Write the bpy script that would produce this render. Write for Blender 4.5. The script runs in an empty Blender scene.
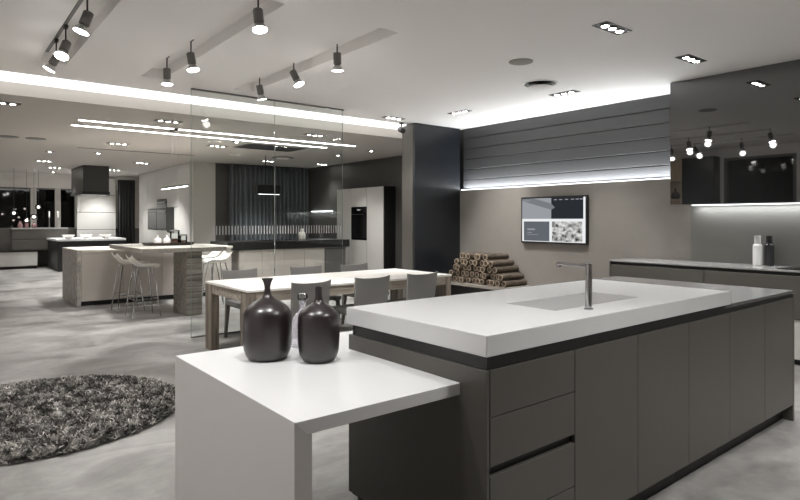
import bpy, bmesh, math, random
from math import sin, cos, pi, radians
from mathutils import Vector, Matrix, noise
random.seed(7)
SC = bpy.context.scene
COL = SC.collection

# ------------------------------------------------------------------ materials
def lin(c):
    return tuple((v/12.92 if v <= .04045 else ((v+.055)/1.055)**2.4) for v in c)
def rgb(r, g, b):
    return lin((r/255, g/255, b/255))
def new_mat(name):
    m = bpy.data.materials.new(name); m.use_nodes = True
    nt = m.node_tree; nt.nodes.clear()
    out = nt.nodes.new('ShaderNodeOutputMaterial')
    return m, nt, out
def pmat(name, col, rough=.5, metal=0., spec=.5, var=0., scale=4., bump=0., bscale=60., stretch=(1, 1, 1), coat=0., detail=4., rvar=0.):
    m, nt, out = new_mat(name)
    b = nt.nodes.new('ShaderNodeBsdfPrincipled')
    b.inputs['Base Color'].default_value = (*col, 1)
    b.inputs['Roughness'].default_value = rough
    b.inputs['Metallic'].default_value = metal
    b.inputs['Specular IOR Level'].default_value = spec
    b.inputs['Coat Weight'].default_value = coat
    nt.links.new(b.outputs[0], out.inputs[0])
    if var or bump or rvar:
        tc = nt.nodes.new('ShaderNodeTexCoord'); mp = nt.nodes.new('ShaderNodeMapping')
        mp.inputs['Scale'].default_value = stretch
        nt.links.new(tc.outputs['Object'], mp.inputs[0])
    if var or rvar:
        n = nt.nodes.new('ShaderNodeTexNoise'); n.inputs['Scale'].default_value = scale; n.inputs['Detail'].default_value = detail
        n.inputs['Roughness'].default_value = .6
        nt.links.new(mp.outputs[0], n.inputs['Vector'])
    if var:
        r = nt.nodes.new('ShaderNodeValToRGB')
        r.color_ramp.elements[0].position = .3; r.color_ramp.elements[1].position = .7
        r.color_ramp.elements[0].color = (*[max(0, c*(1-var)) for c in col], 1)
        r.color_ramp.elements[1].color = (*[min(1, c*(1+var)) for c in col], 1)
        nt.links.new(n.outputs[0], r.inputs[0]); nt.links.new(r.outputs[0], b.inputs['Base Color'])
    if rvar:
        mr = nt.nodes.new('ShaderNodeMapRange')
        mr.inputs[3].default_value = max(0, rough-rvar); mr.inputs[4].default_value = rough+rvar
        nt.links.new(n.outputs[0], mr.inputs[0]); nt.links.new(mr.outputs[0], b.inputs['Roughness'])
    if bump:
        n2 = nt.nodes.new('ShaderNodeTexNoise'); n2.inputs['Scale'].default_value = bscale; n2.inputs['Detail'].default_value = 3
        bp = nt.nodes.new('ShaderNodeBump'); bp.inputs['Strength'].default_value = bump; bp.inputs['Distance'].default_value = .01
        nt.links.new(mp.outputs[0], n2.inputs['Vector']); nt.links.new(n2.outputs[0], bp.inputs['Height']); nt.links.new(bp.outputs[0], b.inputs['Normal'])
    return m
def emat(name, col, s):
    m, nt, out = new_mat(name)
    e = nt.nodes.new('ShaderNodeEmission'); e.inputs[0].default_value = (*col, 1); e.inputs[1].default_value = s
    nt.links.new(e.outputs[0], out.inputs[0]); return m
def glassmat(name, tint=(.97, .985, .98), ior=1.5, gloss=0.0):
    m, nt, out = new_mat(name)
    t = nt.nodes.new('ShaderNodeBsdfTransparent'); t.inputs[0].default_value = (*tint, 1)
    g = nt.nodes.new('ShaderNodeBsdfGlossy'); g.inputs['Roughness'].default_value = gloss
    f = nt.nodes.new('ShaderNodeFresnel'); f.inputs[0].default_value = ior
    mx = nt.nodes.new('ShaderNodeMixShader')
    nt.links.new(f.outputs[0], mx.inputs[0]); nt.links.new(t.outputs[0], mx.inputs[1]); nt.links.new(g.outputs[0], mx.inputs[2])
    nt.links.new(mx.outputs[0], out.inputs[0]); return m

def concrete_floor():
    m, nt, out = new_mat('polished_concrete')
    b = nt.nodes.new('ShaderNodeBsdfPrincipled'); nt.links.new(b.outputs[0], out.inputs[0])
    tc = nt.nodes.new('ShaderNodeTexCoord')
    mp = nt.nodes.new('ShaderNodeMapping'); mp.inputs['Rotation'].default_value = (0, 0, .6); mp.inputs['Scale'].default_value = (1., 1.35, 1)
    nt.links.new(tc.outputs['Object'], mp.inputs[0])
    n = nt.nodes.new('ShaderNodeTexNoise'); n.inputs['Scale'].default_value = 1.25; n.inputs['Detail'].default_value = 8; n.inputs['Roughness'].default_value = .6; n.inputs['Distortion'].default_value = .9
    n2 = nt.nodes.new('ShaderNodeTexNoise'); n2.inputs['Scale'].default_value = 9; n2.inputs['Detail'].default_value = 6
    nt.links.new(mp.outputs[0], n.inputs['Vector']); nt.links.new(mp.outputs[0], n2.inputs['Vector'])
    r = nt.nodes.new('ShaderNodeValToRGB'); r.color_ramp.elements[0].position = .3; r.color_ramp.elements[1].position = .72
    r.color_ramp.elements[0].color = (*rgb(94, 91, 88), 1); r.color_ramp.elements[1].color = (*rgb(168, 166, 163), 1)
    nt.links.new(n.outputs[0], r.inputs[0])
    mx = nt.nodes.new('ShaderNodeMixRGB'); mx.blend_type = 'OVERLAY'; mx.inputs[0].default_value = .25
    nt.links.new(r.outputs[0], mx.inputs[1]); nt.links.new(n2.outputs[0], mx.inputs[2]); nt.links.new(mx.outputs[0], b.inputs['Base Color'])
    mr = nt.nodes.new('ShaderNodeMapRange'); mr.inputs[3].default_value = .24; mr.inputs[4].default_value = .5
    nt.links.new(n.outputs[0], mr.inputs[0]); nt.links.new(mr.outputs[0], b.inputs['Roughness'])
    b.inputs['Specular IOR Level'].default_value = .4
    return m
def plan_screen():
    m, nt, out = new_mat('screen_plan_picture')
    e = nt.nodes.new('ShaderNodeEmission'); nt.links.new(e.outputs[0], out.inputs[0]); e.inputs[1].default_value = SCR
    tc = nt.nodes.new('ShaderNodeTexCoord')
    mp = nt.nodes.new('ShaderNodeMapping'); mp.inputs['Scale'].default_value = (1, 9, 13)
    nt.links.new(tc.outputs['Object'], mp.inputs[0])
    v = nt.nodes.new('ShaderNodeTexVoronoi'); v.distance = 'CHEBYCHEV'; v.inputs['Scale'].default_value = 1.1
    n = nt.nodes.new('ShaderNodeTexNoise'); n.inputs['Scale'].default_value = 2.0; n.inputs['Detail'].default_value = 8
    nt.links.new(mp.outputs[0], v.inputs['Vector']); nt.links.new(mp.outputs[0], n.inputs['Vector'])
    mx = nt.nodes.new('ShaderNodeMixRGB'); mx.inputs[0].default_value = .6
    nt.links.new(v.outputs['Distance'], mx.inputs[1]); nt.links.new(n.outputs[0], mx.inputs[2])
    r = nt.nodes.new('ShaderNodeValToRGB'); r.color_ramp.elements[0].position = .3; r.color_ramp.elements[1].position = .62
    r.color_ramp.elements[0].color = (*rgb(60, 60, 60), 1); r.color_ramp.elements[1].color = (*rgb(225, 225, 222), 1)
    nt.links.new(mx.outputs[0], r.inputs[0]); nt.links.new(r.outputs[0], e.inputs[0])
    return m
def wood(name, c1, c2, rough=.6, axis=0, s=3.):
    m, nt, out = new_mat(name)
    b = nt.nodes.new('ShaderNodeBsdfPrincipled'); nt.links.new(b.outputs[0], out.inputs[0]); b.inputs['Roughness'].default_value = rough
    tc = nt.nodes.new('ShaderNodeTexCoord'); mp = nt.nodes.new('ShaderNodeMapping')
    sc = [9., 9., 9.]; sc[axis] = .7
    mp.inputs['Scale'].default_value = sc; nt.links.new(tc.outputs['Object'], mp.inputs[0])
    n = nt.nodes.new('ShaderNodeTexNoise'); n.inputs['Scale'].default_value = s; n.inputs['Detail'].default_value = 6; n.inputs['Distortion'].default_value = .4
    nt.links.new(mp.outputs[0], n.inputs['Vector'])
    r = nt.nodes.new('ShaderNodeValToRGB'); r.color_ramp.elements[0].position = .32; r.color_ramp.elements[1].position = .68
    r.color_ramp.elements[0].color = (*c1, 1); r.color_ramp.elements[1].color = (*c2, 1)
    nt.links.new(n.outputs[0], r.inputs[0]); nt.links.new(r.outputs[0], b.inputs['Base Color'])
    bp = nt.nodes.new('ShaderNodeBump'); bp.inputs['Strength'].default_value = .25; bp.inputs['Distance'].default_value = .004
    nt.links.new(n.outputs[0], bp.inputs['Height']); nt.links.new(bp.outputs[0], b.inputs['Normal'])
    return m
def log_end():
    m, nt, out = new_mat('log_cut_end')
    b = nt.nodes.new('ShaderNodeBsdfPrincipled'); nt.links.new(b.outputs[0], out.inputs[0]); b.inputs['Roughness'].default_value = .85
    tc = nt.nodes.new('ShaderNodeTexCoord')
    mp = nt.nodes.new('ShaderNodeMapping'); mp.inputs['Scale'].default_value = (0, 1, 1); nt.links.new(tc.outputs['Object'], mp.inputs[0])
    l = nt.nodes.new('ShaderNodeVectorMath'); l.operation = 'LENGTH'; nt.links.new(mp.outputs[0], l.inputs[0])
    n = nt.nodes.new('ShaderNodeTexNoise'); n.inputs['Scale'].default_value = 40; nt.links.new(tc.outputs['Object'], n.inputs['Vector'])
    ma = nt.nodes.new('ShaderNodeMath'); ma.operation = 'MULTIPLY_ADD'; ma.inputs[1].default_value = .012
    nt.links.new(n.outputs[0], ma.inputs[0]); nt.links.new(l.outputs['Value'], ma.inputs[2])
    mr = nt.nodes.new('ShaderNodeMapRange'); mr.inputs[1].default_value = 0; mr.inputs[2].default_value = .06; nt.links.new(ma.outputs[0], mr.inputs[0])
    r = nt.nodes.new('ShaderNodeValToRGB'); r.color_ramp.elements[0].position = .55; r.color_ramp.elements[1].position = .72
    r.color_ramp.elements[0].color = (*rgb(66, 54, 44), 1); r.color_ramp.elements[1].color = (*rgb(164, 147, 126), 1)
    nt.links.new(mr.outputs[0], r.inputs[0]); nt.links.new(r.outputs[0], b.inputs['Base Color'])
    return m

SCR = .2
M = {}
M['floor'] = concrete_floor()
M['ceiling'] = pmat('ceiling_paint', rgb(242, 239, 236), .85)
M['dim_ceiling'] = pmat('dimmed_ceiling_paint', rgb(180, 175, 169), .85)  # same paint as the main ceiling, darkened in colour for the dimmer rear light
M['white_solid'] = pmat('white_solid_surface', rgb(220, 220, 220), .32, spec=.45)
M['white_matt'] = pmat('white_composite', rgb(205, 202, 200), .45)
M['taupe'] = pmat('dark_taupe_lacquer', rgb(85, 82, 77), .42, var=.04, scale=1.5)
M['channel'] = pmat('black_handle_channel', rgb(22, 21, 20), .45)
M['plinth'] = pmat('black_plinth', rgb(20, 20, 20), .5)
M['grey_top'] = pmat('grey_stone_worktop', rgb(112, 110, 108), .25, var=.06, scale=18)
M['lit_top'] = pmat('lit_grey_stone_worktop', rgb(150, 149, 147), .2, var=.06, scale=18)  # wall-run worktop grey, lightened in colour for the under-cabinet strip's glow
M['wallplaster'] = pmat('taupe_plaster', rgb(138, 133, 127), .6, var=.05, scale=1.6, bump=.04, bscale=30)
M['board'] = pmat('grey_wood_board', rgb(68, 68, 69), .45, var=.06, scale=3, stretch=(1, .6, 6))
M['navy'] = pmat('dark_blue_lacquer', rgb(28, 31, 35), .32)
M['column_side'] = pmat('column_taupe_veneer', rgb(84, 81, 76), .45, var=.08, scale=3, stretch=(6, 6, .4))
M['dark_wall'] = pmat('dark_grey_wall', rgb(100, 98, 96), .5)
M['pale_wall'] = pmat('pale_wall', rgb(196, 192, 186), .6)
M['mirror'] = pmat('black_gloss_glass', rgb(30, 30, 30), .02)
M['mirror'].node_tree.nodes['Principled BSDF'].inputs['IOR'].default_value = 2.4
M['black'] = pmat('black_satin', rgb(24, 24, 24), .4)
M['black_glass'] = pmat('black_glass', rgb(8, 8, 9), .08, spec=.3)
M['night'] = pmat('night_window_glass', rgb(6, 6, 7), .03)
M['chrome'] = pmat('chrome', (.5, .5, .51), .1, 1.)
M['steel'] = pmat('brushed_steel', (.55, .55, .55), .28, 1.)
M['spot_body'] = pmat('grey_spot_metal', rgb(112, 109, 106), .45, .3)
M['spot_dark'] = pmat('dark_track_metal', rgb(42, 40, 39), .5, .3)
M['lens'] = emat('lamp_lens', (1, .965, .92), 14)
M['lens_small'] = emat('downlight_lamp', (1, .965, .92), 16)
M['strip'] = emat('lit_cove_panel', (1, .985, .96), .5)
M['led'] = emat('led_strip', (.95, .98, 1), 1.)
M['vase'] = pmat('dark_brown_ceramic', rgb(34, 25, 27), .3, spec=.9, var=.05, scale=3)
M['glass'] = glassmat('clear_glass')
def milky():
    m, nt, out = new_mat('milky_lilac_glass')
    t = nt.nodes.new('ShaderNodeBsdfTransparent'); d = nt.nodes.new('ShaderNodeBsdfTranslucent'); d2 = nt.nodes.new('ShaderNodeBsdfDiffuse')
    for q in (d, d2): q.inputs[0].default_value = (.82, .80, .86, 1)
    g = nt.nodes.new('ShaderNodeBsdfGlossy'); g.inputs['Roughness'].default_value = .05
    a = nt.nodes.new('ShaderNodeMixShader'); a.inputs[0].default_value = .5; nt.links.new(d.outputs[0], a.inputs[1]); nt.links.new(d2.outputs[0], a.inputs[2])
    b = nt.nodes.new('ShaderNodeMixShader'); b.inputs[0].default_value = .3; nt.links.new(t.outputs[0], b.inputs[1]); nt.links.new(a.outputs[0], b.inputs[2])
    c = nt.nodes.new('ShaderNodeMixShader'); c.inputs[0].default_value = .06; nt.links.new(b.outputs[0], c.inputs[1]); nt.links.new(g.outputs[0], c.inputs[2])
    nt.links.new(c.outputs[0], out.inputs[0]); return m
M['milky'] = milky()
M['splash'] = pmat('grey_metallic_backsplash', rgb(126, 124, 119), .42, metal=.12, var=.05, scale=1.5)
M['rear_wall'] = pmat('rear_dark_wall', rgb(70, 68, 66), .5)
M['hood'] = pmat('dark_hood_metal', rgb(58, 57, 55), .4)
M['pane'] = glassmat('partition_glass', (.955, .97, .962), 1.5)
M['frost'] = pmat('frosted_dash', rgb(190, 192, 192), .7)
M['edge'] = pmat('glass_edge', rgb(150, 162, 156), .2)
M['chair'] = pmat('grey_chair_leather', rgb(134, 132, 130), .5, bump=.05, bscale=150)
M['chair_leg'] = pmat('grey_chair_leg', rgb(112, 109, 105), .5)
M['oak'] = wood('weathered_oak', rgb(134, 124, 113), rgb(184, 174, 161), .6, 0)
M['oakz'] = wood('weathered_oak_leg', rgb(104, 95, 85), rgb(154, 143, 130), .6, 2)
M['oaktop'] = wood('bleached_oak_top', rgb(228, 224, 217), rgb(246, 243, 238), .45, 0, 2.)
M['barwood'] = wood('grey_oak_bar', rgb(142, 138, 131), rgb(176, 171, 163), .5, 1)
M['barleg'] = wood('stacked_oak_leg', rgb(110, 106, 98), rgb(160, 154, 145), .6, 0, 2)
M['stone'] = pmat('mottled_grey_stone', rgb(172, 168, 162), .5, var=.45, scale=11, detail=8)
M['stonetop'] = pmat('pale_stone_top', rgb(214, 208, 198), .35, var=.08, scale=8)
M['beige'] = pmat('pale_beige_lacquer', rgb(190, 183, 176), .45)
M['greylac'] = pmat('silver_grey_lacquer', rgb(196, 195, 190), .4)
M['white_plastic'] = pmat('white_stool_shell', rgb(232, 228, 220), .4)
M['white_ceramic'] = pmat('white_ceramic', rgb(236, 234, 228), .3)
M['curtain'] = pmat('grey_curtain_cloth', rgb(92, 97, 101), .75, bump=.05, bscale=200)
M['black_curtain'] = pmat('black_curtain_cloth', rgb(34, 34, 35), .8)
M['bark'] = pmat('brown_bark', rgb(78, 68, 57), .9, var=.5, scale=22, stretch=(.35, 1, 1), bump=.5, bscale=45)
M['log_end'] = log_end()
M['bench'] = pmat('grey_concrete_bench', rgb(150, 143, 134), .6, var=.1, scale=5)
M['rugbase'] = pmat('rug_backing', rgb(44, 41, 38), .95)
M['tray'] = pmat('dark_wood_tray', rgb(44, 34, 29), .45)
M['speaker'] = pmat('grey_grille', rgb(150, 146, 140), .8)
M['bottle_white'] = pmat('white_bottle', rgb(222, 222, 220), .35)
M['bottle_black'] = pmat('charcoal_bottle', rgb(46, 47, 48), .4)
M['mullion'] = pmat('pale_mullion', rgb(176, 172, 166), .6)
M['niche'] = wood('niche_oak', rgb(206, 190, 168), rgb(236, 222, 202), .5, 2)
M['tile_grey'] = emat('screen_pale_grey', rgb(150, 153, 158), SCR)
M['tile_grey2'] = emat('screen_mid_grey', rgb(118, 121, 126), SCR)
M['tile_dark'] = emat('screen_charcoal', rgb(42, 45, 50), SCR)
M['tile_slate'] = emat('screen_slate', rgb(96, 101, 107), SCR)
M['tile_white'] = emat('screen_white', rgb(232, 234, 236), SCR)
M['tile_text'] = emat('screen_text_line', rgb(150, 152, 156), SCR)
M['tile_plan'] = plan_screen()
# shag yarn: colour differs from tuft to tuft (stored per strand)
def yarn():
    m, nt, out = new_mat('shag_yarn')
    b = nt.nodes.new('ShaderNodeBsdfPrincipled'); nt.links.new(b.outputs[0], out.inputs[0]); b.inputs['Roughness'].default_value = .8
    a = nt.nodes.new('ShaderNodeAttribute'); a.attribute_name = 'yarn_tone'
    r = nt.nodes.new('ShaderNodeValToRGB'); r.color_ramp.elements[0].color = (*rgb(64, 61, 58), 1); r.color_ramp.elements[1].color = (*rgb(208, 204, 198), 1)
    nt.links.new(a.outputs['Fac'], r.inputs[0]); nt.links.new(r.outputs[0], b.inputs['Base Color'])
    return m
M['yarn'] = yarn()

# ------------------------------------------------------------------ mesh helpers
def BM(): return bmesh.new()
def box(bm, x0, x1, y0, y1, z0, z1, bev=0., seg=1):
    vs = [bm.verts.new((x, y, z)) for z in (z0, z1) for y in (y0, y1) for x in (x0, x1)]
    idx = [(0, 2, 3, 1), (4, 5, 7, 6), (0, 1, 5, 4), (1, 3, 7, 5), (3, 2, 6, 7), (2, 0, 4, 6)]
    fs = [bm.faces.new([vs[i] for i in f]) for f in idx]
    if bev > 0:
        es = list({e for f in fs for e in f.edges})
        bmesh.ops.bevel(bm, geom=es, offset=bev, segments=seg, affect='EDGES', profile=.5)
    return bm
def lathe(bm, prof, n=40, c=(0, 0, 0), cap0=True, cap1=True, axis=None):
    """prof = [(r, z)...] turned round z (or carried onto axis direction)"""
    q = Matrix.Identity(3) if axis is None else Vector((0, 0, 1)).rotation_difference(Vector(axis)).to_matrix()
    c = Vector(c); rings = []
    for r, z in prof:
        rings.append([bm.verts.new(c + q @ Vector((r*cos(2*pi*i/n), r*sin(2*pi*i/n), z))) for i in range(n)])
    for a, b in zip(rings, rings[1:]):
        for i in range(n):
            f = bm.faces.new((a[i], a[(i+1) % n], b[(i+1) % n], b[i])); f.smooth = True
    if cap0: bm.faces.new(rings[0][::-1])
    if cap1: bm.faces.new(rings[-1])
    return bm
def tube(bm, pts, r, n=8, r1=None):
    pts = [Vector(p) for p in pts]; rings = []
    up = None
    for i, p in enumerate(pts):
        d = (pts[min(i+1, len(pts)-1)] - pts[max(i-1, 0)]).normalized()
        if up is None: up = d.orthogonal().normalized()
        u = (up - d*up.dot(d)).normalized(); up = u
        v = d.cross(u)
        rr = r if r1 is None else r + (r1-r)*i/(len(pts)-1)
        rings.append([bm.verts.new(p + rr*(cos(2*pi*k/n)*u + sin(2*pi*k/n)*v)) for k in range(n)])
    for a, b in zip(rings, rings[1:]):
        for i in range(n):
            f = bm.faces.new((a[i], a[(i+1) % n], b[(i+1) % n], b[i])); f.smooth = True
    bm.faces.new(rings[0][::-1]); bm.faces.new(rings[-1])
    return bm
def prism(bm, poly, z0, z1):
    a = [bm.verts.new((x, y, z0)) for x, y in poly]; b = [bm.verts.new((x, y, z1)) for x, y in poly]
    n = len(poly)
    bm.faces.new(a[::-1]); bm.faces.new(b)
    for i in range(n): bm.faces.new((a[i], a[(i+1) % n], b[(i+1) % n], b[i]))
    return bm
def frustum(bm, c0, s0, c1, s1):
    """tapered square leg from c0 (half sizes s0) to c1"""
    v = []
    for c, s in ((c0, s0), (c1, s1)):
        for a, b in ((-1, -1), (1, -1), (1, 1), (-1, 1)):
            v.append(bm.verts.new((c[0]+a*s[0], c[1]+b*s[1], c[2])))
    for f in ((3, 2, 1, 0), (4, 5, 6, 7), (0, 1, 5, 4), (1, 2, 6, 5), (2, 3, 7, 6), (3, 0, 4, 7)):
        bm.faces.new([v[i] for i in f])
    return bm
def shell(bm, fn, nu, nv, off):
    """closed thick sheet: fn(u,v) in 0..1 -> point, off(u,v) -> thickness vector"""
    A = [[bm.verts.new(fn(i/nu, j/nv)) for i in range(nu+1)] for j in range(nv+1)]
    B = [[bm.verts.new(Vector(fn(i/nu, j/nv)) + Vector(off(i/nu, j/nv))) for i in range(nu+1)] for j in range(nv+1)]
    for j in range(nv):
        for i in range(nu):
            f = bm.faces.new((A[j][i], A[j][i+1], A[j+1][i+1], A[j+1][i])); f.smooth = True
            f = bm.faces.new((B[j][i], B[j+1][i], B[j+1][i+1], B[j][i+1])); f.smooth = True
    for j in range(nv):
        bm.faces.new((A[j][0], A[j+1][0], B[j+1][0], B[j][0])); bm.faces.new((A[j][nu], B[j][nu], B[j+1][nu], A[j+1][nu]))
    for i in range(nu):
        bm.faces.new((A[0][i], B[0][i], B[0][i+1], A[0][i+1])); bm.faces.new((A[nv][i], A[nv][i+1], B[nv][i+1], B[nv][i]))
    return bm
def obj(name, bm, mat, parent=None, loc=None, rot=None, autosmooth=True):
    bmesh.ops.recalc_face_normals(bm, faces=bm.faces)
    me = bpy.data.meshes.new(name); bm.to_mesh(me); bm.free()
    me.materials.append(mat)
    if autosmooth and any(p.use_smooth for p in me.polygons):
        try: me.set_sharp_from_angle(angle=radians(40))
        except Exception: pass
    o = bpy.data.objects.new(name, me); COL.objects.link(o)
    if parent: o.parent = parent
    if loc: o.location = loc
    if rot: o.rotation_euler = rot
    return o
def tag(o, label, cat, group=None):
    o['label'] = label; o['category'] = cat
    if group: o['group'] = group
    return o
def thing(name, label, cat, loc=(0, 0, 0), rz=0, group=None):
    o = bpy.data.objects.new(name, None); COL.objects.link(o); o.empty_display_size = .1
    o.location = loc; o.rotation_euler = (0, 0, rz)
    return tag(o, label, cat, group)
def struct(name, bm, mat):
    o = obj(name, bm, mat); o['kind'] = 'structure'; return o
def dup(root, loc, rz=None, label=None):
    r = root.copy(); COL.objects.link(r); r.location = loc
    if rz is not None: r.rotation_euler = (0, 0, rz)
    if label: r['label'] = label
    for ch in list(root.children):
        c = ch.copy(); COL.objects.link(c); c.parent = r
        for g in list(ch.children):
            d = g.copy(); COL.objects.link(d); d.parent = c
    return r
def B(*a, **k): return box(BM(), *a, **k)
def spotlight(loc, to, power, size=70, blend=.6, radius=.05, col=(1, .99, .98)):
    l = bpy.data.lights.new('spot_light', 'SPOT'); l.energy = power; l.spot_size = radians(size); l.spot_blend = blend
    l.shadow_soft_size = radius; l.color = col
    o = bpy.data.objects.new('spot_light', l); COL.objects.link(o); o.location = loc
    o.rotation_euler = (Vector(to)-Vector(loc)).to_track_quat('-Z', 'Y').to_euler()
    return o
def arealight(loc, to, sx, sy, power, col=(1, .98, .95), spread=180, roll_y=None):
    l = bpy.data.lights.new('strip_light', 'AREA'); l.shape = 'RECTANGLE'; l.size = sx; l.size_y = sy; l.energy = power; l.color = col; l.spread = radians(spread)
    o = bpy.data.objects.new('strip_light', l); COL.objects.link(o)
    zz = (Vector(loc)-Vector(to)).normalized(); yy = Vector((0, 1, 0)) if sy >= sx else Vector((1, 0, 0))
    yy = (yy - zz*yy.dot(zz)).normalized(); xx = yy.cross(zz)
    if sx > sy: xx, yy = yy, zz.cross(yy)
    m = Matrix((xx, yy, zz)).transposed().to_4x4(); m.translation = Vector(loc); o.matrix_world = m
    return o

# ------------------------------------------------------------------ the setting
CZ, RZ = 3.03, 2.86
XL, XR = -.5, 7.2
struct('floor', B(XL-.2, 8.4, -2.4, 21.3, -.1, 0), M['floor'])
# main ceiling with three track recesses and the lit cove slot
b = BM()
RX = [(.82, 1.06), (1.79, 2.03), (2.86, 3.10)]
RY0, RY1 = 3.9, 6.85
box(b, XL-.2, 7.6, -2.4, RY0, CZ, CZ+.11)
box(b, XL-.2, 7.6, RY1, 7.56, CZ, CZ+.11)
xs = [XL-.2] + [v for p in RX for v in p] + [7.6]
for i in range(0, len(xs), 2): box(b, xs[i], xs[i+1], RY0, RY1, CZ, CZ+.11)
box(b, XL-.2, 7.6, -2.4, 7.56, CZ+.11, CZ+.2)
struct('ceiling', b, M['ceiling'])
b = BM()
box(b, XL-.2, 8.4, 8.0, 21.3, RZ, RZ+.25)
struct('ceiling_rear', b, M['dim_ceiling'])
struct('trim_1', B(XL-.2, 8.4, 7.97, 8.0, RZ, CZ+.25), M['dim_ceiling'])       # bulkhead face above the rear room
struct('wall_right', B(XR, XR+.35, -2.4, 7.67, 0, 1.95), M['wallplaster'])
struct('wall_right_backsplash', B(XR-.004, XR-.0005, -2.2, 3.34, .936, 1.6), M['splash'])
struct('wall_right_upper', B(XR+.12, XR+.35, -2.4, 7.67, 1.95, CZ), M['channel'])
struct('wall_front', B(XL-.2, XR+.35, -2.4, -2.2, 0, CZ), M['pale_wall'])
# left wall with a night window (seen in the gloss wall cabinet)
b = BM()
box(b, XL-.2, XL, -2.2, 4.3, 0, CZ); box(b, XL-.2, XL, 5.72, 21.3, 0, CZ); box(b, XL-.2, XL, 4.3, 5.72, 0, .9); box(b, XL-.2, XL, 4.3, 5.72, 2.82, CZ)
struct('wall_left', b, M['ceiling'])
w = struct('window_1', B(XL-.12, XL-.1, 4.3, 5.72, .9, 2.82), M['night'])
b = BM()
for y in (4.3, 5.66): box(b, XL-.12, XL, y, y+.06, .9, 2.82)
box(b, XL-.12, XL, 4.36, 5.66, .9, .95); box(b, XL-.12, XL, 4.36, 5.66, 2.77, 2.82)
obj('window_frame', b, M['dark_wall'], w)
# rear room
struct('wall_rear_right', B(8.1, 8.3, 7.67, 14.5, 0, RZ), M['rear_wall'])
struct('wall_rear', B(5.5, 8.3, 14.3, 14.5, 0, RZ), M['rear_wall'])
struct('wall_rear_pale', B(4.95, 5.5, 14.3, 14.5, 0, RZ), M['pale_wall'])
struct('wall_oven_side', B(5.45, 5.6, 14.5, 21.3, 0, RZ), M['pale_wall'])
b = BM()
box(b, XL, 5.45, 20.85, 21.2, 2.42, RZ); box(b, 3.5, 5.45, 21, 21.2, 1.15, 2.42)
struct('wall_far', b, M['pale_wall'])
struct('wall_far_lower', B(XL, 5.45, 21, 21.2, 0, 1.15), M['taupe'])
for k, (x0, x1) in enumerate(((XL, 2.3), (2.45, 2.95), (3.1, 3.5))):
    w = struct('window_%d' % (k+2), B(x0, x1, 21.08, 21.1, 1.15, 2.42), M['night'])
    b = BM(); box(b, x0, x1, 21.03, 21.08, 1.15, 1.19); box(b, x0, x1, 21.03, 21.08, 2.38, 2.42); obj('window_frame', b, M['dark_wall'], w)
b = BM(); box(b, 2.3, 2.45, 20.98, 21.15, 1.15, 2.42); box(b, 2.95, 3.1, 20.98, 21.15, 1.15, 2.42)
struct('trim_2', b, M['mullion'])

# column between dining room and rear room
c = thing('column', 'square dark blue column at left end of the television wall', 'column', (6.17, 7.33, 0))
obj('front_face', B(0, 1.03, 0, .06, 0, CZ, bev=.004), M['navy'], c)
f = obj('side_face', B(0, .06, .06, .34, 0, CZ), M['column_side'], c); f['label'] = 'narrow taupe side of the column'
obj('core', B(.06, 1.03, .06, .34, 0, CZ), M['dark_wall'], c)

# cladding boards above the television wall
BD = 1.95; bh = (CZ-BD)/6
names = ['lowest', 'second lowest', 'third from the bottom', 'fourth from the bottom', 'second highest', 'topmost']
for k in range(6):
    z0 = BD + k*bh
    o = obj('cladding_board', B(XR+.085, XR+.115, -2.2, 7.33, z0+(.035 if k == 0 else .007), z0+bh-.007, bev=.002), M['board'])
    tag(o, names[k] + ' grey horizontal wood board of the cladding above the television wall', 'wall cladding', 'cladding boards above the television wall')
t = tag(obj('led_strip', B(XR+.018, XR+.042, 3.3, 7.32, 1.95, 1.962), M['led']), 'glowing white light strip on the ledge under the wall boards', 'light strip')
# lit slot between the two ceilings
cv = thing('cove_light', 'long bright white light band across the ceiling above the glass', 'ceiling light', (XL, 7.56, CZ))
obj('diffuser', B(0, 8.6, 0, .41, -.022, .0), M['strip'], cv)
obj('housing', B(0, 8.6, 0, .41, .0, .2), M['ceiling'], cv)

# ------------------------------------------------------------------ island
IX0, IX1, IY0, IY1 = 1.575, 4.80, 1.465, 2.36
seams = [1.592, 2.1245, 2.641, 3.171, 3.698, 4.245, 4.769]
island_first = len(COL.objects)
pos_words = ['', 'next right of the drawers', 'second door from the drawers', 'middle door under the right end of the white top', 'second door from the right end', 'rightmost door by the end panel']
for k in range(6):
    x0, x1 = seams[k], seams[k+1]
    if k == 0:
        t = thing('drawer_unit', 'dark taupe island drawer unit with four fronts and a black grip slot', 'kitchen cabinet', (x0, IY0, 0), 0, 'island base units')
    else:
        t = thing('island_cabinet', 'dark taupe handleless island cabinet, ' + pos_words[k], 'kitchen cabinet', (x0, IY0, 0), 0, 'island base units')
    w = x1-x0
    obj('carcass', B(.005, w-.005, .03, IY1-IY0, .1, .879), M['channel'], t)
    obj('plinth', B(.001, w-.001, .07, IY1-IY0-.05, 0, .1), M['plinth'], t)
    if k == 0:
        for z0, z1 in ((.7035, .878), (.521, .6995), (.3025, .484), (.115, .2985)):
            obj('drawer_front', B(.002, w-.002, 0, .022, z0, z1, bev=.0015), M['taupe'], t)
        ch = obj('grip_channel', B(.002, w-.002, .024, .032, .48, .522), M['black'], t); ch['label'] = 'black recessed grip slot'
    else:
        obj('door', B(.002, w-.002, 0, .022, .115, .878, bev=.0015), M['taupe'], t)
tag(obj('end_panel', B(0, .015, 0, IY1-IY0, .12, .878, bev=.0015), M['taupe'], loc=(IX0, IY0, 0)), 'dark taupe end panel of the island beside the white side table', 'cabinet panel')
tag(obj('end_panel', B(0, .03, 0, IY1-IY0, 0, .904, bev=.0015), M['taupe'], loc=(4.77, IY0, 0)), 'dark taupe end panel closing the right end of the island', 'cabinet panel')
b = BM()
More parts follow.
